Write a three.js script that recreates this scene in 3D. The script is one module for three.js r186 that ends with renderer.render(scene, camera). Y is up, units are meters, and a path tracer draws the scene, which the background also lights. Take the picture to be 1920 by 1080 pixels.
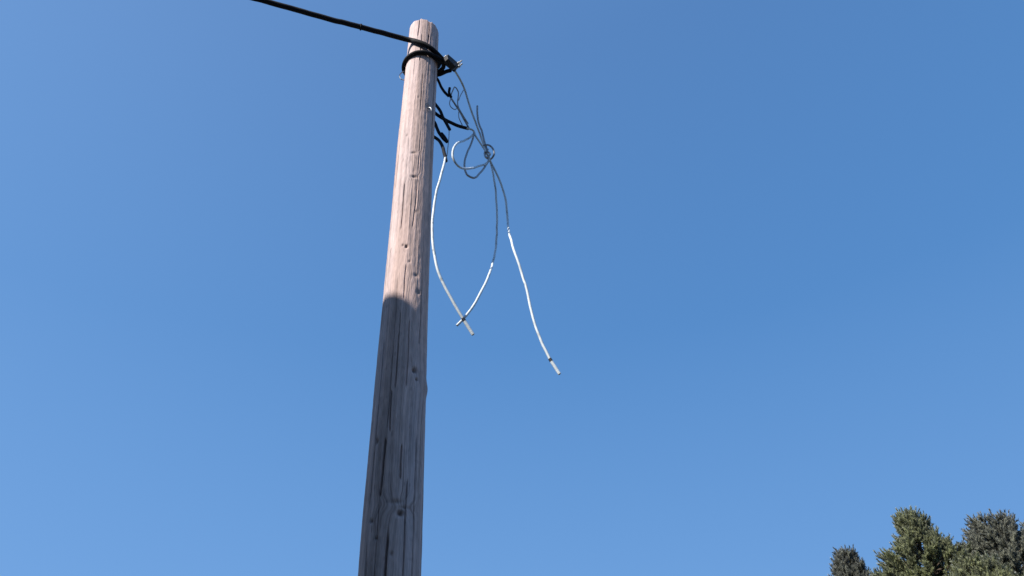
import * as THREE from 'three';
import { mergeGeometries } from 'three/addons/utils/BufferGeometryUtils.js';
import { RoundedBoxGeometry } from 'three/addons/geometries/RoundedBoxGeometry.js';

// ---------------------------------------------------------------- camera, sky, sun, exposure
const scene = new THREE.Scene();
const D2R = Math.PI / 180;
const camera = new THREE.PerspectiveCamera(48, 1920 / 1080, 0.05, 1500);
camera.rotation.order = 'YXZ';
camera.position.set(0, 1.6, 0);                       // eye height, phone tilted up at the pole top
camera.rotation.set(35 * D2R, 0, -2.992 * D2R);

const renderer = new THREE.WebGLRenderer({ antialias: true });
renderer.toneMapping = THREE.LinearToneMapping;
renderer.toneMappingExposure = 1.55;                  // exposed for a front-lit subject
renderer.shadowMap.enabled = true;

const SUN = new THREE.Vector3(-0.5434, 0.6691, 0.5069).normalize();   // high, behind the left shoulder
const sun = new THREE.DirectionalLight(new THREE.Color().setRGB(1, 0.94, 0.86), 5);
sun.target.position.set(0, 2, -4); sun.position.copy(SUN).multiplyScalar(60).add(sun.target.position);
sun.castShadow = true; sun.shadow.mapSize.set(4096, 4096);
Object.assign(sun.shadow.camera, { left: -35, right: 35, top: 35, bottom: -35, near: 1, far: 140 });
scene.add(sun, sun.target);

{ // clear blue sky: paler to the horizon, a little paler all round on the sun's side
  const W = 512, H = 256, d = new Float32Array(W * H * 4);
  const stops = [[0, 0.1387, 0.271, 0.4968], [10, 0.0967, 0.2226, 0.4549], [30, 0.0565, 0.1629, 0.371], [55, 0.0419, 0.1242, 0.3], [90, 0.0339, 0.1065, 0.2677]];
  for (let j = 0; j < H; j++) {
    const el = ((j + .5) / H - .5) * Math.PI, e = Math.max(0, el / D2R);
    let k = 0; while (k < stops.length - 2 && e > stops[k + 1][0]) k++;
    let t = (e - stops[k][0]) / (stops[k + 1][0] - stops[k][0]);
    for (let i = 0; i < W; i++) {
      const a = ((i + .5) / W - .5) * 2 * Math.PI;
      const cg = Math.cos(el) * Math.cos(a) * SUN.x + Math.sin(el) * SUN.y + Math.cos(el) * Math.sin(a) * SUN.z;
      const g = Math.pow((1 + cg) / 2, 3), o = (j * W + i) * 4;
      d[o] = stops[k][1] + (stops[k + 1][1] - stops[k][1]) * t + 0.096 * g;
      d[o + 1] = stops[k][2] + (stops[k + 1][2] - stops[k][2]) * t + 0.132 * g;
      d[o + 2] = stops[k][3] + (stops[k + 1][3] - stops[k][3]) * t + 0.193 * g;
      d[o + 3] = 1;
    }
  }
  const sky = new THREE.DataTexture(d, W, H, THREE.RGBAFormat, THREE.FloatType);
  sky.mapping = THREE.EquirectangularReflectionMapping; sky.colorSpace = THREE.LinearSRGBColorSpace;
  sky.magFilter = sky.minFilter = THREE.LinearFilter; sky.wrapS = THREE.RepeatWrapping; sky.needsUpdate = true;
  scene.background = sky; scene.environment = sky;
}

// ---------------------------------------------------------------- helpers
function rng(seed) { let s = seed >>> 0; return () => { s = (s + 0x6D2B79F5) >>> 0; let t = Math.imul(s ^ (s >>> 15), 1 | s); t = (t + Math.imul(t ^ (t >>> 7), 61 | t)) ^ t; return ((t ^ (t >>> 14)) >>> 0) / 4294967296; }; }
const lat = new Float32Array(65536); { const r = rng(77); for (let i = 0; i < 65536; i++) lat[i] = r(); }
function vn(x, y, per = 256) {                         // value noise, periodic in x
  const xi = Math.floor(x), yi = Math.floor(y); let fx = x - xi, fy = y - yi;
  fx = fx * fx * (3 - 2 * fx); fy = fy * fy * (3 - 2 * fy);
  const x0 = ((xi % per) + per) % per, x1 = (x0 + 1) % per, y0 = (yi & 255) << 8, y1 = ((yi + 1) & 255) << 8;
  const a = lat[y0 + (x0 & 255)], b = lat[y0 + (x1 & 255)], c = lat[y1 + (x0 & 255)], e = lat[y1 + (x1 & 255)];
  return a + (b - a) * fx + (c - a) * fy + (a - b - c + e) * fx * fy;
}
const sstep = (a, b, x) => { const t = Math.min(1, Math.max(0, (x - a) / (b - a))); return t * t * (3 - 2 * t); };
const V = (a) => new THREE.Vector3(a[0], a[1], a[2]);
const rgb = (r, g, b) => new THREE.Color().setRGB(r, g, b);
const std = (r, g, b, rough, o = {}) => new THREE.MeshStandardMaterial({ color: rgb(r, g, b), roughness: rough, ...o });
const taken = {};
const numbered = (n) => { const k = taken[n] = (taken[n] ?? -1) + 1; return k ? `${n}_${String(k).padStart(3, '0')}` : n; };
function thing(name, label, category, group, pos = [0, 0, 0]) {
  const o = new THREE.Group(); o.name = numbered(name); o.position.set(...pos); o.userData = { label, category };
  if (group) o.userData.group = group; scene.add(o); return o;
}
function part(name, geo, mat, parent) { const m = new THREE.Mesh(geo, mat); m.name = name; m.castShadow = m.receiveShadow = true; parent.add(m); return m; }
function wire(points, r, closed = false, seg = 0) {
  const c = new THREE.CatmullRomCurve3(points.map(p => p.isVector3 ? p : V(p)), closed, 'centripetal');
  if (!closed && c.getLength() > .12) return capped(kinked(c, r), r, closed, seg || Math.max(12, Math.min(260, Math.round(c.getLength() / 0.006))));
  return capped(c, r, closed, seg || Math.max(12, Math.min(220, Math.round(c.getLength() / 0.008))));
}
let kinkSeed = 0;
function kinked(c, r) {                                // hand-bent: small uneven wobble along the run
  const n = Math.max(5, Math.round(c.getLength() / .035)), out = [], s = 13 * ++kinkSeed, k = Math.min(.0016, r * .2);
  for (let i = 0; i <= n; i++) { const p = c.getPointAt(i / n), e = Math.min(1, Math.min(i, n - i) / 1.5) * 2 * k; out.push(new THREE.Vector3(p.x + (vn(i * .83, s) - .5) * e, p.y + (vn(i * .83, s + 4) - .5) * e, p.z + (vn(i * .83, s + 8) - .5) * e)); }
  return new THREE.CatmullRomCurve3(out, false, 'centripetal');
}
function capped(c, r, closed, seg) {
  const g = new THREE.TubeGeometry(c, seg, r, 12, closed);
  if (closed) return g;
  const caps = [g];
  for (const [t, s] of [[0, -1], [1, 1]]) {
    const d = new THREE.SphereGeometry(r, 12, 6, 0, 2 * Math.PI, 0, Math.PI / 2); d.scale(1, .45, 1);
    d.applyQuaternion(new THREE.Quaternion().setFromUnitVectors(new THREE.Vector3(0, 1, 0), c.getTangentAt(t).multiplyScalar(s)));
    const p = c.getPointAt(t); d.translate(p.x, p.y, p.z); caps.push(d);
  }
  return mergeGeometries(caps);
}
function texture(W, H, fn, srgb) {
  const d = new Uint8Array(W * H * 4);
  const q = (v) => srgb ? 255 * Math.pow(Math.min(1, Math.max(0, v)), 1 / 2.2) : 255 * Math.min(1, Math.max(0, v));
  for (let j = 0; j < H; j++) for (let i = 0; i < W; i++) { const c = fn((i + .5) / W, (j + .5) / H), o = (j * W + i) * 4; d[o] = q(c[0]); d[o + 1] = q(c[1]); d[o + 2] = q(c[2]); d[o + 3] = 255; }
  const t = new THREE.DataTexture(d, W, H); t.wrapS = t.wrapT = THREE.RepeatWrapping; t.magFilter = THREE.LinearFilter; t.minFilter = THREE.LinearMipmapLinearFilter; t.generateMipmaps = true;
  if (srgb) t.colorSpace = THREE.SRGBColorSpace; t.needsUpdate = true; return t;
}

// ---------------------------------------------------------------- the ground
{
  const map = texture(512, 512, (u, v) => {
    const n = .5 * vn(u * 16, v * 16, 16) + .3 * vn(u * 64, v * 64, 64) + .2 * vn(u * 200, v * 200, 200);
    return [.06 + .06 * n, .06 + .05 * n, .04 + .035 * n];
  }, true);
  map.repeat.set(130, 130);
  const g = new THREE.CircleGeometry(400, 96); g.rotateX(-Math.PI / 2);
  const m = new THREE.Mesh(g, new THREE.MeshStandardMaterial({ map, roughness: .95 })); m.name = 'ground'; m.receiveShadow = true;
  m.userData = { kind: 'structure', label: 'dry earth and short grass round the pole', category: 'ground' }; scene.add(m);
}

// ---------------------------------------------------------------- the house behind the photographer's left shoulder: its eave shades the lower pole
const POLE = new THREE.Vector3(-0.435, 0, -2.2358);
const TO_SUN = new THREE.Vector3(-0.7312, 0, 0.6821);
{
  const EAVE = 5.725, OUT = 0.36, X0 = -7.5, X1 = 1.75, DEEP = 6.4, T = 0.26, SL = Math.tan(24 * D2R);
  const h = thing('house', 'pale rendered house whose eave shades the lower pole', 'house');
  h.position.copy(POLE).addScaledVector(TO_SUN, 3 + OUT); h.rotation.y = Math.atan2(-TO_SUN.x, -TO_SUN.z);
  const render = new THREE.MeshStandardMaterial({ roughness: .95, map: texture(256, 256, (u, v) => { const n = .6 * vn(u * 8, v * 8, 8) + .4 * vn(u * 90, v * 90, 90); return [.40 + .1 * n, .37 + .09 * n, .32 + .08 * n]; }, true) });
  const tile = std(.23, .10, .065, .85), wood = std(.62, .61, .58, .55), dark = std(.10, .055, .03, .6), metal = std(.35, .35, .36, .4, { metalness: .9 });
  const glass = new THREE.MeshPhysicalMaterial({ color: rgb(.9, .95, .95), roughness: .03, transmission: 1, thickness: 0 });
  const top = EAVE - .13 - OUT * 0 - .02;
  const front = new THREE.Shape([[X0, 0], [X1, 0], [X1, top], [X0, top]].map(p => new THREE.Vector2(...p)));
  const open = [[-6.6, .9, 1.2, 1.4], [-3.2, .05, 1.0, 2.1], [-1.0, .9, 1.2, 1.4], [-6.6, 3.4, 1.2, 1.4], [-3.3, 3.4, 1.2, 1.4], [-1.0, 3.4, 1.2, 1.4]];
  for (const [x, y, w, q] of open) front.holes.push(new THREE.Path([[x, y], [x, y + q], [x + w, y + q], [x + w, y]].map(p => new THREE.Vector2(...p))));
  const fg = new THREE.ExtrudeGeometry(front, { depth: T, bevelEnabled: false }); fg.translate(0, 0, -T); part('front_wall', fg, render, h);
  const slab = (w, q, d, x, y, z) => { const g = new THREE.BoxGeometry(w, q, d); g.translate(x, y, z); return g; };
  const apex = top + (DEEP / 2) * SL;
  part('back_wall', slab(X1 - X0, top, T, (X0 + X1) / 2, top / 2, -DEEP + T / 2), render, h);
  for (const x of [X0, X1 - T]) {
    const s = new THREE.Shape([[T + .002, 0], [DEEP - T - .002, 0], [DEEP - T - .002, top + (T) * SL - .03], [DEEP / 2, apex - .03], [T + .002, top + T * SL - .03]].map(p => new THREE.Vector2(...p)));
    const g = new THREE.ExtrudeGeometry(s, { depth: T - .004, bevelEnabled: false }); g.rotateY(Math.PI / 2); g.translate(x + .002, 0, 0); part('gable_wall', g, render, h);
  }
  for (const side of [0, 1]) {                        // the two roof slopes, 13 cm thick, eaves overhanging
    const p = [[OUT, EAVE - .13], [OUT, EAVE], [-DEEP / 2, EAVE + (DEEP / 2 + OUT) * SL], [-DEEP / 2, EAVE - .13 + (DEEP / 2 + OUT) * SL]];
    const s = new THREE.Shape(p.map(([z, y]) => new THREE.Vector2(side ? -DEEP - z : z, y)));
    const g = new THREE.ExtrudeGeometry(s, { depth: X1 - X0 + .5, bevelEnabled: false });
    g.rotateY(-Math.PI / 2); g.translate(X1 + .25, 0, 0); part('roof_slope', g, tile, h);
  }
  for (const [x, y, w, q] of open) {
    const isDoor = q > 2;
    const f = part(isDoor ? 'door' : 'window', mergeGeometries([slab(.07, q, .08, x + .035, y + q / 2, -.12), slab(.07, q, .08, x + w - .035, y + q / 2, -.12), slab(w - .14, .07, .08, x + w / 2, y + .035, -.12), slab(w - .14, .07, .08, x + w / 2, y + q - .035, -.12), ...(isDoor ? [slab(w - .14, q - .14, .04, x + w / 2, y + q / 2, -.12)] : [slab(.05, q - .14, .06, x + w / 2, y + q / 2, -.12)])]), isDoor ? dark : wood, h);
    if (isDoor) part('handle', slab(.12, .02, .04, x + w - .18, y + 1, -.075), metal, f);
    else {
      for (const k of [0, 1]) part('pane', slab(w / 2 - .1, q - .145, .006, x + w * (k ? .75 : .25) + (k ? -.005 : .005), y + q / 2, -.12), glass, f);
      part('sill', slab(w + .12, .05, .2, x + w / 2, y - .028, .04), wood, f);
    }
  }
}

// ---------------------------------------------------------------- the wooden pole
const TOP = 5.035;
const poleR = (h) => .0845 + (4.83 - h) * .0051;
const poleAxis = (h) => { const b = -.012 * Math.sin(Math.PI * Math.min(1, Math.max(0, (h - 1) / 4.1))); return [POLE.x + .9816 * b, POLE.z - .191 * b]; };
// [angle, height, half width m, half height m, depth m, darkness] : knots, nail holes, bruises
const KNOTS = [[.07, 3.344, .007, .008, .011, .85], [-.09, 3.352, .005, .007, .005, .5], [.26, 3.265, .005, .006, .004, .5], [.10, 3.917, .012, .008, .006, .45], [.23, 3.758, .013, .008, .007, .5],
  [.19, 3.80, .006, .02, .003, .3], [.728, 2.758, .009, .011, .014, .9], [.849, 2.724, .006, .006, .008, .8], [.424, 2.226, .010, .009, .016, .95], [.259, 2.262, .02, .008, .005, .45],
  [.55, 2.246, .018, .005, .005, .5], [-.613, 2.482, .006, .011, .008, .7], [-.564, 2.207, .006, .007, .008, .8], [-.33, 2.15, .006, .006, .005, .6], [.2, 2.10, .005, .007, .005, .6], [.782, 4.283, .009, .016, .008, .5],
  [.15, 4.33, .005, .012, .003, .35], [-.35, 4.05, .006, .01, .003, .35], [.45, 3.55, .006, .012, .003, .4], [.6, 3.20, .01, .01, .004, .45], [.75, 3.12, .01, .012, .004, .45], [-2.4, 3.1, .012, .012, .01, .7], [2.2, 2.6, .014, .012, .01, .7], [1.57, 2.715, -.02, .03, -.006, .2]];
// long drying checks: [[angle, height], ...], width, depth
const CHECKS = [[[[-.245, 2.50], [-.27, 2.38], [-.305, 2.268]], .0075, .016], [[[.065, 2.20], [.05, 2.10], [.045, 1.95], [.06, 1.6]], .0065, .014], [[[-.15, 2.68], [-.14, 2.60], [-.10, 2.50]], .0045, .008],
  [[[.36, 2.47], [.35, 2.38], [.37, 2.33]], .004, .007], [[[.62, 2.36], [.6, 2.25], [.61, 2.0]], .003, .006], [[[-.02, 2.93], [.0, 2.78], [-.02, 2.66]], .0035, .006], [[[.4, 3.0], [.42, 2.8], [.40, 2.66]], .003, .005],
  [[[-.25, 3.75], [-.24, 3.55], [-.26, 3.42]], .003, .005], [[[.42, 3.72], [.36, 3.58], [.30, 3.44]], .003, .004], [[[.12, 3.26], [.1, 3.17], [.12, 3.06]], .003, .004], [[[.05, 4.9], [.06, 4.78], [.04, 4.62]], .003, .006], [[[.3, 4.55], [.32, 4.35], [.3, 4.2]], .0025, .004], [[[-.2, 5.04], [-.19, 4.96], [-.21, 4.86]], .004, .012], [[[.55, 5.04], [.56, 4.94], [.53, 4.8]], .004, .010], [[[1.2, 5.0], [1.22, 4.5], [1.18, 4.1]], .005, .012], [[[-1.1, 4.0], [-1.08, 3.4], [-1.12, 2.9]], .004, .01]];
{ const r = rng(5); for (let i = 0; i < 30; i++) { const a = (r() * 2 - 1) * Math.PI, y = 1.5 + r() * 3.3, l = .2 + r() * .6, w = .0016 + r() * .0014; CHECKS.push([[[a, y + l], [a + (r() - .5) * .05, y + l / 2], [a + (r() - .5) * .06, y]], w, .002 + r() * .003]); } }
const wrapA = (a) => a - 2 * Math.PI * Math.round(a / (2 * Math.PI));
function checkAt(a, y, soft) {                         // 0..1 how deep inside a check, and its depth in metres
  let best = 0, depth = 0;
  for (const [pts, w, d] of CHECKS) {
    const hi = pts[0][1], lo = pts[pts.length - 1][1]; if (y > hi || y < lo) continue;
    let k = 0; while (k < pts.length - 2 && y < pts[k + 1][1]) k++;
    const t = (pts[k][1] - y) / (pts[k][1] - pts[k + 1][1]);
    const ca = pts[k][0] + (pts[k + 1][0] - pts[k][0]) * t + .012 * (vn(y * 30, hi * 50) - .5);
    const end = sstep(0, .12, (hi - y) / (hi - lo)) * sstep(0, .12, (y - lo) / (hi - lo));
    const dist = Math.abs(wrapA(a - ca)) * .09, ww = w * .5 * end + 1e-5;
    const q = 1 - sstep(ww * .55, ww + soft, dist); if (q * end > best) { best = q * end; depth = d * end; }
  }
  return [best, depth * best];
}
function knotAt(a, y) {
  let dark = 0, dent = 0, shift = 0;
  for (const [ka, kh, kw, kq, kd, kk] of KNOTS) {
    const dy = y - kh; if (Math.abs(dy) > .16) continue;
    const dx = wrapA(a - ka) * .09, w = Math.abs(kw), e2 = (dx / w) ** 2 + (dy / kq) ** 2;
    if (e2 < 6) { const g = Math.exp(-e2 * 1.1); dark = Math.max(dark, kk * g); dent += kd * g; }
    shift += Math.sign(dx) * w * .9 * Math.exp(-((dx / (w * 3)) ** 2) - (dy / (kq * 3.4)) ** 2) * (1 - Math.exp(-((dx / w) ** 2)));
  }
  return [dark, dent, shift];
}
{
  const pole = thing('utility_pole', 'weathered round wooden utility pole, sunlit above and shaded below', 'pole');
  pole.position.set(POLE.x, 0, POLE.z);
  const SEG = 384, hs = [];
  for (let y = -.4; y < 1.85; y += .03) hs.push(y);
  for (let y = 1.85; y < TOP - .02; y += .0042) hs.push(y);
  const rings = hs.map(y => [y, 0]);
  for (let k = 0; k <= 6; k++) { const a = k / 6 * Math.PI / 2; rings.push([TOP - .018 + .018 * Math.sin(a), .018 * (1 - Math.cos(a))]); }
  for (let k = 1; k <= 14; k++) rings.push([TOP + .004 * Math.sin(k * 1.7), .018 + k * .0043]);
  const pos = [], uv = [], idx = [];
  rings.forEach(([y, inset]) => {
    const [ax, az] = poleAxis(y);
    for (let i = 0; i <= SEG; i++) {
      const u = i / SEG, a = (u - .5) * 2 * Math.PI;
      const dy = inset > 0 ? (vn(u * 24, 3, 24) - .5) * .016 + (vn(u * 70, 8, 70) - .5) * .008 + .012 * Math.sin(a + 2.3) * (inset > .02 ? 1 - inset / .085 : 1) : 0;
      let r = poleR(y) - inset;
      r += (vn(u * 5, y * 1.3, 5) - .5) * .006 + (vn(u * 14, y * 2.2 + 9, 14) - .5) * .003 + (vn(u * 70, y * 7 + 4, 70) - .5) * .0016 + (vn(u * 40, y * 40, 40) - .5) * .0009;
      r -= checkAt(a, y, .0012)[1] + knotAt(a, y)[1];
      if (r < .004) r = .004;
      pos.push(ax - POLE.x + Math.sin(a) * r, y + dy, az - POLE.z + Math.cos(a) * r); uv.push(u, y / 5.2);
    }
  });
  const n = SEG + 1;
  for (let j = 0; j < rings.length - 1; j++) for (let i = 0; i < SEG; i++) { const p = j * n + i; idx.push(p, p + 1, p + n, p + 1, p + n + 1, p + n); }
  { const c = pos.length / 3, l = (rings.length - 1) * n, [ax, az] = poleAxis(TOP); pos.push(ax - POLE.x, TOP - .004, az - POLE.z); uv.push(.5, TOP / 5.2); for (let i = 0; i < SEG; i++) idx.push(l + i, l + i + 1, c); }
  const g = new THREE.BufferGeometry(); g.setAttribute('position', new THREE.Float32BufferAttribute(pos, 3)); g.setAttribute('uv', new THREE.Float32BufferAttribute(uv, 2)); g.setIndex(idx); g.computeVertexNormals();
  const ss = (x, y) => { const [a1, b1] = [vn(x * 240, y, 240), vn(x * 240 + 120, y * 2.3 + 31, 240)]; return .6 * a1 + .4 * b1; };
  const grain = (u, y, sh) => {
    const w = u + sh / .56 + .003 * (vn(y * 4, 7.3) - .5);
    return { broad: vn(w * 13, y * .45 + 60, 13), c: vn(w * 30, y * .8, 30), m: vn(w * 96, y * 1.3 + 5, 96), fib: ss(w, y * 3.1 + 11), pore: vn(w * 250 + .5, y * 60 + 3, 250), mot: vn(w * 34, y * 24 + 70, 34), line: vn(w * 150, y * 1.7 + 90, 150) };
  };
  const map = texture(1024, 2048, (u, v) => {
    const y = v * 5.2, a = (u - .5) * 2 * Math.PI, [kd, , sh] = knotAt(a, y), q = grain(u, y, sh);
    const grey = sstep(.35, .75, .55 * q.broad + .45 * vn(u * 9, y * 2.1 + 80, 9));
    let t = .96 + .34 * (q.broad - .5) + .26 * (q.c - .5) + .34 * (q.m - .5) + .36 * (q.fib - .5) + .22 * (q.pore - .5) + .2 * (q.mot - .5);
    t -= .34 * sstep(.80, .92, q.line) * sstep(.3, .6, q.c);               // long dark latewood fibres
    t -= .22 * sstep(.78, .95, vn(u * 60, y * 34 + 17, 60)) * sstep(.35, .7, q.mot);   // worn pits
    const ck = checkAt(a, y, .0015)[0]; t *= 1 - .3 * ck; t *= 1 - .7 * kd; t = Math.max(.12, t);
    return [t * (.55 - .05 * grey), t * (.405 - .01 * grey), t * (.365 + .015 * grey)];
  }, true);
  const bump = texture(1024, 2048, (u, v) => {
    const y = v * 5.2, a = (u - .5) * 2 * Math.PI, [, , sh] = knotAt(a, y), g = grain(u, y, sh), q = .25 * g.m + .35 * g.fib + .2 * g.pore + .2 * (1 - sstep(.78, .92, g.line)); return [q, q, q];
  }, false);
  part('shaft', g, new THREE.MeshStandardMaterial({ map, bumpMap: bump, bumpScale: .003, roughness: .92 }), pole);
  // bent nail beside the knot high on the right flank
  const steel = std(.5, .5, .5, .35, { metalness: .8 });
  const [ax, az] = poleAxis(4.27), sp = (a, r, y) => new THREE.Vector3(ax - POLE.x + Math.sin(a) * r, y, az - POLE.z + Math.cos(a) * r);
  part('nail', wire([sp(.80, .07, 4.27), sp(.80, .094, 4.27), sp(.83, .103, 4.262), sp(.88, .104, 4.245)], .0035), steel, pole);
}

// ---------------------------------------------------------------- cables and cut wires (metres; traced from how they hang round the pole top)
const snap = (p, gap) => { const [ax, az] = poleAxis(p[1]), dx = p[0] - ax, dz = p[2] - az, l = Math.hypot(dx, dz), r = poleR(p[1]) + gap; return [ax + dx / l * r, p[1], az + dz / l * r]; };
const rubber = new THREE.MeshPhysicalMaterial({ color: rgb(.009, .009, .012), roughness: .75, specularIntensity: .35 }), grime = texture(512, 64, (u, v) => { const n = .45 * vn(u * 40, v * 4, 40) + .35 * vn(u * 150, v * 8, 150) + .2 * vn(u * 9, 3, 9), t = .72 + .5 * (n - .3) - .3 * sstep(.72, .85, vn(u * 70, v * 3 + 30, 70)); return [t, t * .995, t * .98]; }, true), alu = std(.70, .77, .82, .5, { map: grime }), dullAlu = std(.40, .44, .50, .55, { map: grime }), band = std(.03, .03, .035, .5), iron = std(.035, .033, .035, .6, { metalness: .2 }), zinc = std(.62, .62, .6, .38, { metalness: .75 });
const P = {
  serviceFront: [[-0.498, 4.827, -2.147], [-0.450, 4.787, -2.133], [-0.400, 4.757, -2.139], [-0.358, 4.732, -2.164], [-0.325, 4.733, -2.211], [-0.288, 4.731, -2.254], [-0.258, 4.721, -2.280]],
  wrap: [[-0.406, 4.698, -2.138], [-0.462, 4.693, -2.144], [-0.509, 4.687, -2.181], [-0.534, 4.676, -2.227], [-0.517, 4.704, -2.301], [-0.444, 4.755, -2.348], [-0.367, 4.783, -2.341], [-0.317, 4.763, -2.289], [-0.340, 4.709, -2.193], [-0.368, 4.703, -2.157]],
  ring: [[-0.533, 4.644, -2.217], [-0.546, 4.627, -2.214], [-0.553, 4.598, -2.213], [-0.541, 4.573, -2.215], [-0.529, 4.584, -2.228]],
  clampA: [[-0.348, 4.769, -2.243], [-0.241, 4.711, -2.263], [-0.267, 4.681, -2.289], [-0.343, 4.727, -2.305]],
  stubA: [[-0.390, 4.764, -2.336], [-0.361, 4.707, -2.332], [-0.340, 4.636, -2.326], [-0.317, 4.580, -2.320], [-0.297, 4.551, -2.324]],
  stubAEnd: [[-0.290, 4.608, -2.315], [-0.293, 4.573, -2.319], [-0.282, 4.544, -2.327]],
  condA: [[-0.297, 4.565, -2.324], [-0.266, 4.517, -2.350], [-0.240, 4.491, -2.386], [-0.213, 4.439, -2.412], [-0.191, 4.400, -2.436]],
  stubB: [[-0.401, 4.472, -2.344], [-0.367, 4.429, -2.341], [-0.329, 4.396, -2.348], [-0.286, 4.391, -2.377], [-0.242, 4.391, -2.406], [-0.197, 4.403, -2.435]],
  condB: [[-0.202, 4.390, -2.421], [-0.173, 4.389, -2.435], [-0.162, 4.366, -2.447], [-0.135, 4.315, -2.461], [-0.110, 4.265, -2.471], [-0.093, 4.225, -2.475], [-0.085, 4.266, -2.562], [-0.068, 4.148, -2.578], [-0.059, 3.976, -2.586], [-0.061, 3.824, -2.585], [-0.070, 3.674, -2.576], [-0.085, 3.475, -2.457], [-0.097, 3.321, -2.332], [-0.126, 3.186, -2.265], [-0.163, 3.091, -2.238], [-0.198, 3.031, -2.231], [-0.230, 2.988, -2.225]],
  stubC: [[-0.397, 4.549, -2.345], [-0.372, 4.509, -2.340], [-0.343, 4.443, -2.335], [-0.315, 4.356, -2.330], [-0.287, 4.277, -2.326]],
  condC: [[-0.290, 4.289, -2.325], [-0.291, 4.234, -2.335], [-0.295, 4.156, -2.334], [-0.298, 4.077, -2.324]],
  stubD: [[-0.399, 4.397, -2.345], [-0.374, 4.363, -2.339], [-0.353, 4.279, -2.323], [-0.327, 4.206, -2.308], [-0.297, 4.158, -2.303]],
  stubDflap: [[-0.327, 4.230, -2.308], [-0.312, 4.202, -2.306], [-0.297, 4.166, -2.303]],
  stubE: [[-0.387, 4.243, -2.337], [-0.362, 4.215, -2.321], [-0.332, 4.153, -2.297], [-0.307, 4.039, -2.240], [-0.295, 3.966, -2.212], [-0.286, 3.902, -2.193]],
  condE: [[-0.289, 3.923, -2.193], [-0.295, 3.861, -2.182], [-0.308, 3.757, -2.164], [-0.323, 3.644, -2.151], [-0.331, 3.526, -2.144], [-0.330, 3.400, -2.139], [-0.320, 3.298, -2.141], [-0.301, 3.206, -2.150], [-0.275, 3.142, -2.165], [-0.237, 3.064, -2.183], [-0.204, 3.003, -2.199]],
  tipE: [[-0.204, 3.003, -2.199], [-0.165, 2.936, -2.217]],
  condF: [[-0.258, 4.712, -2.280], [-0.236, 4.712, -2.336], [-0.211, 4.690, -2.402], [-0.188, 4.602, -2.447], [-0.161, 4.524, -2.491], [-0.137, 4.440, -2.514], [-0.120, 4.376, -2.529], [-0.101, 4.315, -2.547], [-0.080, 4.262, -2.567], [-0.058, 4.210, -2.587], [-0.032, 4.142, -2.612], [-0.012, 4.053, -2.630], [-0.005, 3.941, -2.637], [-0.005, 3.895, -2.637], [-0.003, 3.739, -2.524], [0.005, 3.584, -2.413], [0.023, 3.460, -2.376], [0.051, 3.332, -2.381], [0.066, 3.251, -2.384], [0.076, 3.174, -2.386], [0.086, 3.102, -2.388], [0.104, 3.022, -2.392], [0.126, 2.952, -2.396], [0.143, 2.907, -2.399]],
  tipF: [[0.143, 2.907, -2.399], [0.178, 2.838, -2.406]],
  loop1: [[-0.166, 4.435, -2.496], [-0.189, 4.383, -2.479], [-0.220, 4.294, -2.424], [-0.237, 4.151, -2.305], [-0.245, 4.052, -2.232], [-0.253, 3.995, -2.210], [-0.255, 3.953, -2.210], [-0.246, 3.921, -2.222], [-0.226, 3.922, -2.256], [-0.202, 3.965, -2.312], [-0.171, 4.029, -2.373], [-0.141, 4.098, -2.428], [-0.103, 4.161, -2.472], [-0.085, 4.203, -2.481]],
  loop2: [[-0.165, 4.387, -2.446], [-0.171, 4.339, -2.445], [-0.186, 4.277, -2.442], [-0.202, 4.197, -2.421], [-0.212, 4.120, -2.400], [-0.213, 4.045, -2.382], [-0.204, 3.994, -2.373], [-0.185, 3.969, -2.377], [-0.162, 3.987, -2.400], [-0.142, 4.041, -2.432], [-0.118, 4.115, -2.465], [-0.091, 4.184, -2.479]],
  bail: [[-0.282, 4.719, -2.281], [-0.310, 4.725, -2.291], [-0.344, 4.736, -2.315], [-0.389, 4.735, -2.336]],
  wrap2: [[-0.382, 4.708, -2.149], [-0.345, 4.708, -2.182], [-0.319, 4.726, -2.238], [-0.323, 4.737, -2.288], [-0.358, 4.741, -2.332]],
  rod: [[-0.146, 4.630, -2.468], [-0.147, 4.560, -2.468], [-0.142, 4.496, -2.469], [-0.122, 4.410, -2.473], [-0.109, 4.325, -2.476], [-0.095, 4.259, -2.478]],
  tie: [[-0.115, 4.302, -2.470], [-0.088, 4.290, -2.461], [-0.065, 4.264, -2.466], [-0.061, 4.228, -2.476], [-0.074, 4.217, -2.492], [-0.098, 4.216, -2.497], [-0.111, 4.237, -2.484], [-0.101, 4.238, -2.459], [-0.083, 4.227, -2.457], [-0.084, 4.199, -2.462], [-0.105, 4.197, -2.463], [-0.110, 4.252, -2.475], [-0.093, 4.286, -2.488]],
  curl1: [[-0.285, 4.553, -2.326], [-0.270, 4.598, -2.319], [-0.258, 4.623, -2.321], [-0.247, 4.615, -2.333], [-0.245, 4.563, -2.344], [-0.249, 4.507, -2.354], [-0.227, 4.463, -2.378], [-0.196, 4.431, -2.425]],
  curl2: [[-0.282, 4.535, -2.327], [-0.290, 4.498, -2.325], [-0.284, 4.463, -2.326], [-0.268, 4.455, -2.340], [-0.252, 4.479, -2.353]],
  curl3: [[-0.245, 4.474, -2.375], [-0.242, 4.421, -2.375], [-0.229, 4.398, -2.398], [-0.222, 4.392, -2.420]],
  curl4: [[-0.217, 4.685, -2.390], [-0.233, 4.609, -2.367], [-0.243, 4.549, -2.355]],
};
const RC = .0143;                                      // service cable radius
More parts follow.
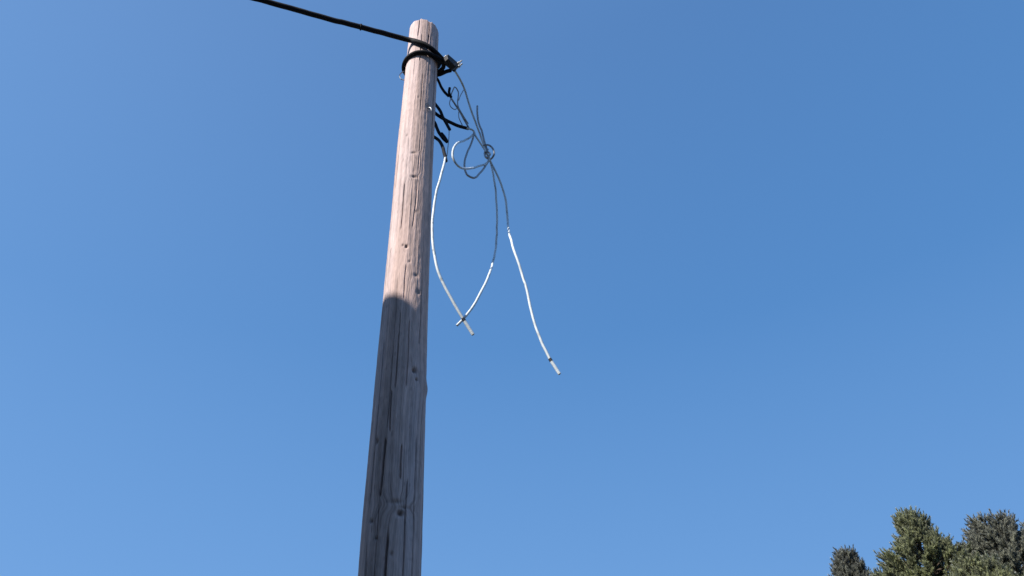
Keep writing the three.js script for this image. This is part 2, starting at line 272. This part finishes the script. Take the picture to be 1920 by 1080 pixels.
{
  const c = thing('service_cable', 'thick black overhead cable running from the upper left across the pole top', 'cable');
  const FAR = [-3.747, 5.100, -0.905], a = P.serviceFront[0], pts = [];
  for (let k = 0; k < 12; k++) { const t = 1 - k / 12, s = -.09 * 4 * t * (1 - t); pts.push([a[0] + (FAR[0] - a[0]) * t, a[1] + (FAR[1] - a[1]) * t + s, a[2] + (FAR[2] - a[2]) * t]); }
  part('sheath', wire([...pts, ...P.serviceFront], RC, false, 260), rubber, c);
  const mid = V(a).lerp(V(FAR), 0.0773).add(new THREE.Vector3(0, -0.0257, 0));
  const tie = new THREE.TorusGeometry(RC - .0005, .0045, 8, 20); const dir = V(pts[11]).sub(V(pts[10])).normalize();
  tie.applyQuaternion(new THREE.Quaternion().setFromUnitVectors(new THREE.Vector3(0, 0, 1), dir));
  const lug = new RoundedBoxGeometry(.012, .016, .014, 2, .003); lug.translate(0, RC + .003, 0);
  const tg = mergeGeometries([tie.toNonIndexed(), lug.index ? lug.toNonIndexed() : lug]); tg.translate(mid.x, mid.y, mid.z); part('cable_tie', tg, rubber, c);
  part('wall_hook', wire([FAR, [FAR[0] - .03, FAR[1] + .01, FAR[2] + .03], [FAR[0] - .1, FAR[1], FAR[2] + .1]], .009), zinc, c);
}
{
  const w = thing('cable_wrap', 'black cable looped round the pole just under its top', 'cable');
  part('loop', wire(P.wrap.map(p => { const q = snap(p, .0125); return q; }), 0.012, true, 160), rubber, w);
  part('overlap', wire(P.wrap2.map((p, i) => snap(p, [.004, .022, .034, .032, .013][i])), .012), rubber, w);
  part('wire_ring', wire(P.ring, .0028), dullAlu, w);
}
{
  const o = thing('cable_clamp', 'dark wedge clamp gripping the black cable right of the pole top', 'clamp');
  const A = V(P.serviceFront[3]), B = V(P.serviceFront[6]), x = B.clone().sub(A).normalize(), y = new THREE.Vector3(0, 1, 0).addScaledVector(x, -x.y).normalize(), z = x.clone().cross(y);
  o.position.copy(A.clone().lerp(B, .62)); o.quaternion.setFromRotationMatrix(new THREE.Matrix4().makeBasis(x, y, z));
  const s = new THREE.Shape([[-.035, -.010], [-.028, -.030], [.030, -.034], [.050, -.012], [.050, .012], [-.03, .008]].map(p => new THREE.Vector2(...p)));
  const b = new THREE.ExtrudeGeometry(s, { depth: .03, bevelEnabled: true, bevelSize: .003, bevelThickness: .003, bevelSegments: 2 }); b.translate(0, -.004, .008);
  part('body', b, iron, o);
  const j = new RoundedBoxGeometry(.05, .008, .02, 2, .003); j.translate(-.012, .006, .018); part('jaw', j, zinc, o);
  for (const [bx, by] of [[.045, .004], [.05, -.022]]) { const g = mergeGeometries([new THREE.CylinderGeometry(.0085, .0085, .010, 6), new THREE.CylinderGeometry(.004, .004, .05, 10)]); g.rotateX(Math.PI / 2); g.translate(bx, by, .046); part('bolt', g, zinc, o); }
  const inv = o.quaternion.clone().invert(), loc = (p) => V(p).sub(o.position).applyQuaternion(inv);
  part('bail', wire(P.bail.map((p, i) => loc(i === 3 ? snap(p, .011) : p)), .011), rubber, o);
}
function stub(name, label, key, r, conductors, category = 'wire') {
  const o = thing(name, label, category), pts = P[key].map((p, i) => i < 1 ? snap(p, r + .001) : p);
  part('sheath', wire(pts, r), rubber, o);
  for (const [k, cr, mat, nm] of conductors) part(nm ?? 'conductor', wire(P[k], cr), mat, o);
  const s = V(pts[0]), [ax, az] = poleAxis(s.y), out = new THREE.Vector3(s.x - ax, 0, s.z - az).normalize();
  const clip = new RoundedBoxGeometry(r * 2 + .014, .010, r * 2 + .006, 2, .002); clip.rotateY(Math.atan2(out.x, out.z)); clip.translate(s.x, s.y, s.z); part('cable_clip', clip, iron, o);
  return o;
}
stub('cut_cable', 'uppermost black cable stub, a thin core hanging from its frayed end', 'stubA', .0078, [['stubAEnd', .0075, rubber, 'bent_end'], ['condA', .0052, dullAlu]]);
stub('cut_cable', 'short black stub with a hair-thin core, crossing under the long black stub', 'stubC', .0085, [['condC', .0022, dullAlu]]);
stub('cut_cable', 'longest black stub reaching right, its pale core falling from a knot to a hooked tip', 'stubB', .0092, [['condB', .0055, alu]]);
{ const o = stub('cut_cable', 'bare black stub with no core showing, second from the bottom', 'stubD', .0088, [['stubDflap', .0075, rubber, 'split_end']]); }
function tipped(o, key, r) {                           // dark band, then the crimped end
  const [a, b] = P[key].map(V), d = b.clone().sub(a).normalize();
  const at = (s) => a.clone().addScaledVector(d, s);
  part('band', wire([at(.0), at(.006), at(.012)], r + .0012), band, o);
  part('crimped_tip', wire([at(.012), a.clone().lerp(b, .5), b], r + .0006), alu, o);
}
{
  const o = stub('cut_cable', 'lowest black stub, its white core bowing down close beside the pole', 'stubE', .0085, [['condE', .0060, alu]]);
  tipped(o, 'tipE', .0064);
}
{
  const o = thing('hanging_wire', 'long pale wire from the clamp through the knot, hanging farthest right', 'wire');
  part('conductor', wire(P.condF, .0060), alu, o); tipped(o, 'tipF', .0064);
}
{ const o = thing('wire_loop', 'pale wire loop bulging left of the knot towards the pole', 'wire'); part('conductor', wire(P.loop1, .0056), alu, o); }
{ const o = thing('wire_loop', 'dull grey wire loop hanging lowest just left of the knot', 'wire'); part('conductor', wire(P.loop2, .0054), dullAlu, o); }
{ const o = thing('wire_tail', 'straight grey wire end pointing up above the knot', 'wire'); part('conductor', wire(P.rod, .0056), dullAlu, o); }
{ const o = thing('tie_wire', 'small twisted tie wire knotting the hanging wires together', 'wire'); part('twist', wire(P.tie, .0052), dullAlu, o); }
['thin grey wire arching over beside the uppermost black stub', 'hair-thin curl of wire bulging left under the uppermost stub', 'short thin strand hanging below the core of the uppermost stub', 'short thin strand slanting off the long pale wire below the clamp'].forEach((l, i) => {
  const o = thing('wire_strand', l, 'wire'); part('strand', wire(P['curl' + (i + 1)], i ? .0026 : .0034), dullAlu, o);
});

// ---------------------------------------------------------------- conifers beyond, only their heads rise into the picture
function conifer(name, label, azDeg, dist, H, seed, o) {
  const rand = rng(seed), rr = (a, b) => a + (b - a) * rand();
  const t = thing(name, label, 'tree', 'conifers at the lower right', [Math.sin(azDeg * D2R) * dist, 0, -Math.cos(azDeg * D2R) * dist]);
  const up = new THREE.Vector3(0, 1, 0), limbs = [], P3 = [], C3 = [], N3 = [], face = new THREE.Vector3(), hub = new THREE.Vector3(), ow = new THREE.Vector3();
  const tr = .11 * H / 6;
  const trunkPts = []; for (let k = 0; k <= 10; k++) trunkPts.push(new THREE.Vector3((vn(k * .7, seed) - .5) * .14, k / 10 * (H - .1), (vn(k * .7 + 9, seed) - .5) * .14));
  const trunkCurve = new THREE.CatmullRomCurve3(trunkPts);
  { const g = new THREE.TubeGeometry(trunkCurve, 40, 1, 9), p = g.attributes.position, q = new THREE.Vector3(); for (let i = 0; i < p.count; i++) { const k = Math.floor(i / 10) / 40, c = trunkCurve.getPointAt(k); q.fromBufferAttribute(p, i).sub(c).multiplyScalar(tr * (1 - k * .9) * (k < .02 ? 1.35 : 1)).add(c); p.setXYZ(i, q.x, q.y, q.z); } limbs.push(g.toNonIndexed()); }
  const a = new THREE.Vector3(), b = new THREE.Vector3(), side = new THREE.Vector3(), nd = new THREE.Vector3();
  function shoot(base, dir, len, dens, tone) {         // a needled shoot: blades round an axis, pointing forward
    side.set(rand() - .5, rand() - .5, rand() - .5).cross(dir).normalize(); const s2 = side.clone().cross(dir).normalize();
    const n = Math.round(len * dens), w = o.needleW;
    for (let k = 0; k < n; k++) {
      const f = Math.pow(rand(), .8), ph = rand() * 6.283, spread = o.spread * (1 - .35 * f);
      a.copy(base).addScaledVector(dir, len * f);
      nd.copy(dir).multiplyScalar(1).addScaledVector(side, Math.cos(ph) * spread).addScaledVector(s2, Math.sin(ph) * spread).normalize();
      const L = o.needle * rr(.7, 1.2) * (1 - .3 * f); b.copy(a).addScaledVector(nd, L);
      const tx = -Math.sin(ph), ty = Math.cos(ph), wx = (side.x * tx + s2.x * ty) * w, wy = (side.y * tx + s2.y * ty) * w, wz = (side.z * tx + s2.z * ty) * w;
      P3.push(a.x - wx, a.y - wy, a.z - wz, a.x + wx, a.y + wy, a.z + wz, b.x, b.y, b.z);
      ow.copy(b).sub(hub).normalize(); face.set(wy * nd.z - wz * nd.y, wz * nd.x - wx * nd.z, wx * nd.y - wy * nd.x).normalize(); if (face.dot(ow) < 0) face.negate();
      face.multiplyScalar(.55).add(ow).normalize(); for (let q = 0; q < 3; q++) N3.push(face.x, face.y, face.z);
      const v = tone * rr(.8, 1.25), c = o.color; for (let q = 0; q < 3; q++) C3.push(c[0] * v, c[1] * v, c[2] * v);
    }
  }
  const limb = (p0, p1, p2, r0) => { const g = new THREE.TubeGeometry(new THREE.QuadraticBezierCurve3(p0, p1, p2), 5, r0, 5); limbs.push(g.toNonIndexed()); };
  let d = .03, az = rand() * 6.28;
  while (d < H - .7) {
    const fine = d < o.fine, reach = o.profile(d) * rr(.72, 1.12);
    az += 2.4 + rr(-.4, .4);
    const root = trunkCurve.getPointAt(Math.max(.02, 1 - d / H - .01 - .25 * reach / H)), lift = o.lift * rr(.7, 1.3) * Math.min(1, reach);
    const out = new THREE.Vector3(Math.sin(az), 0, Math.cos(az));
    const tip = new THREE.Vector3(root.x + out.x * reach, H - d + lift * .15, root.z + out.z * reach);
    const midp = root.clone().lerp(tip, .55); midp.y -= .18 * reach;
    limb(root, midp, tip, .006 + .012 * reach);
    const curve = new THREE.QuadraticBezierCurve3(root, midp, tip), tone0 = rr(.8, 1.2);
    hub.copy(curve.getPoint(.5)); hub.y -= .12;
    const n = Math.max(3, Math.round(reach * (fine ? o.twigs : o.twigs * .5)));
    for (let k = 0; k < n; k++) {
      const f = .4 + .6 * Math.sqrt((k + rand()) / n), p = curve.getPoint(Math.min(1, f)), tan = curve.getTangent(Math.min(1, f));
      const dir = tan.clone().multiplyScalar(.8).add(new THREE.Vector3(rr(-.8, .8), rr(-.15, .75) + o.lift * .5, rr(-.8, .8))).normalize();
      const L = o.shoot * rr(.6, 1.25) * (fine ? 1 : 1.7);
      shoot(p, dir, L, fine ? o.dens : o.dens * .55, tone0 * rr(.75, 1.2));
    }
    shoot(tip, tip.clone().sub(midp).normalize().add(new THREE.Vector3(0, o.lift, 0)).normalize(), o.shoot * rr(.9, 1.5), o.dens, tone0);
    d += (fine ? .016 : .06) * o.step * rr(.5, 1.5);
  }
  hub.set(trunkPts[10].x, H - .6, trunkPts[10].z);
  for (const [x, y, z, L] of o.leaders) shoot(new THREE.Vector3(trunkPts[10].x + x, H - .22 + y, trunkPts[10].z + z), new THREE.Vector3(x * .5 + rr(-.1, .1), 1, z * .5).normalize(), L, o.dens * 1.3, .9);
  part('trunk', mergeGeometries(limbs), bark, t);
  const g = new THREE.BufferGeometry(); g.setAttribute('position', new THREE.Float32BufferAttribute(P3, 3)); g.setAttribute('color', new THREE.Float32BufferAttribute(C3, 3)); g.setAttribute('normal', new THREE.Float32BufferAttribute(N3, 3));
  part('crown', g, needleMat, t);
  return t;
}
const bark = std(.10, .075, .055, .95);
const needleMat = new THREE.MeshPhysicalMaterial({ color: 0xffffff, vertexColors: true, roughness: .9, side: THREE.DoubleSide, transmission: .4, thickness: 0 });
const prof = (head, at, slope, max) => (d) => Math.min(max, head * Math.sqrt(Math.min(1, (d + .03) / (at * .6))) + Math.max(0, d - at) * slope);
const base = { needle: .085, needleW: .0082, spread: 1.0, shoot: .19, dens: 220, twigs: 40, lift: .6, step: .62, fine: 2.2 };
const E0 = Math.tan;
conifer('conifer', 'small dark round-headed conifer, leftmost of those at the lower right', 24.6, 22, 5.62, 11, { ...base, color: [0.075, 0.080, 0.054], profile: prof(.24, .25, .5, 1.5), leaders: [[0, .05, 0, .3], [.06, -.02, .03, .25]] });
conifer('conifer', 'olive green conifer with a dark narrow head, tallest of those at the lower right', 29.6, 20, 5.93, 67, { ...base, color: [0.124, 0.138, 0.048], profile: prof(.34, .6, 1.0, 2.1), leaders: [[.08, .1, 0, .32], [-.05, 0, .05, .28], [.2, .02, 0, .28]] });
conifer('conifer', 'grey green broad conifer with upright shoots, right of the tallest', 34.5, 20.5, 5.56, 37, { ...base, color: [0.110, 0.115, 0.080], profile: prof(.40, .2, .68, 2.2), leaders: [[-.3, .06, 0, .34], [0, .12, .1, .36], [.3, .0, .05, .36], [.12, .04, -.1, .3]] });
conifer('conifer', 'grey green conifer cut off by the right edge of the picture', 37.2, 23, 5.75, 41, { ...base, color: [0.110, 0.115, 0.080], profile: prof(.42, .25, .7, 2.0), leaders: [[0, .1, 0, .34]] });
conifer('conifer', 'low bright olive conifer between the tallest one and the grey green one', 32.6, 18.6, 4.42, 53, { ...base, color: [0.132, 0.145, 0.054], profile: prof(.35, .2, .8, 1.5), leaders: [[0, .05, 0, .28]] });

renderer.render(scene, camera);
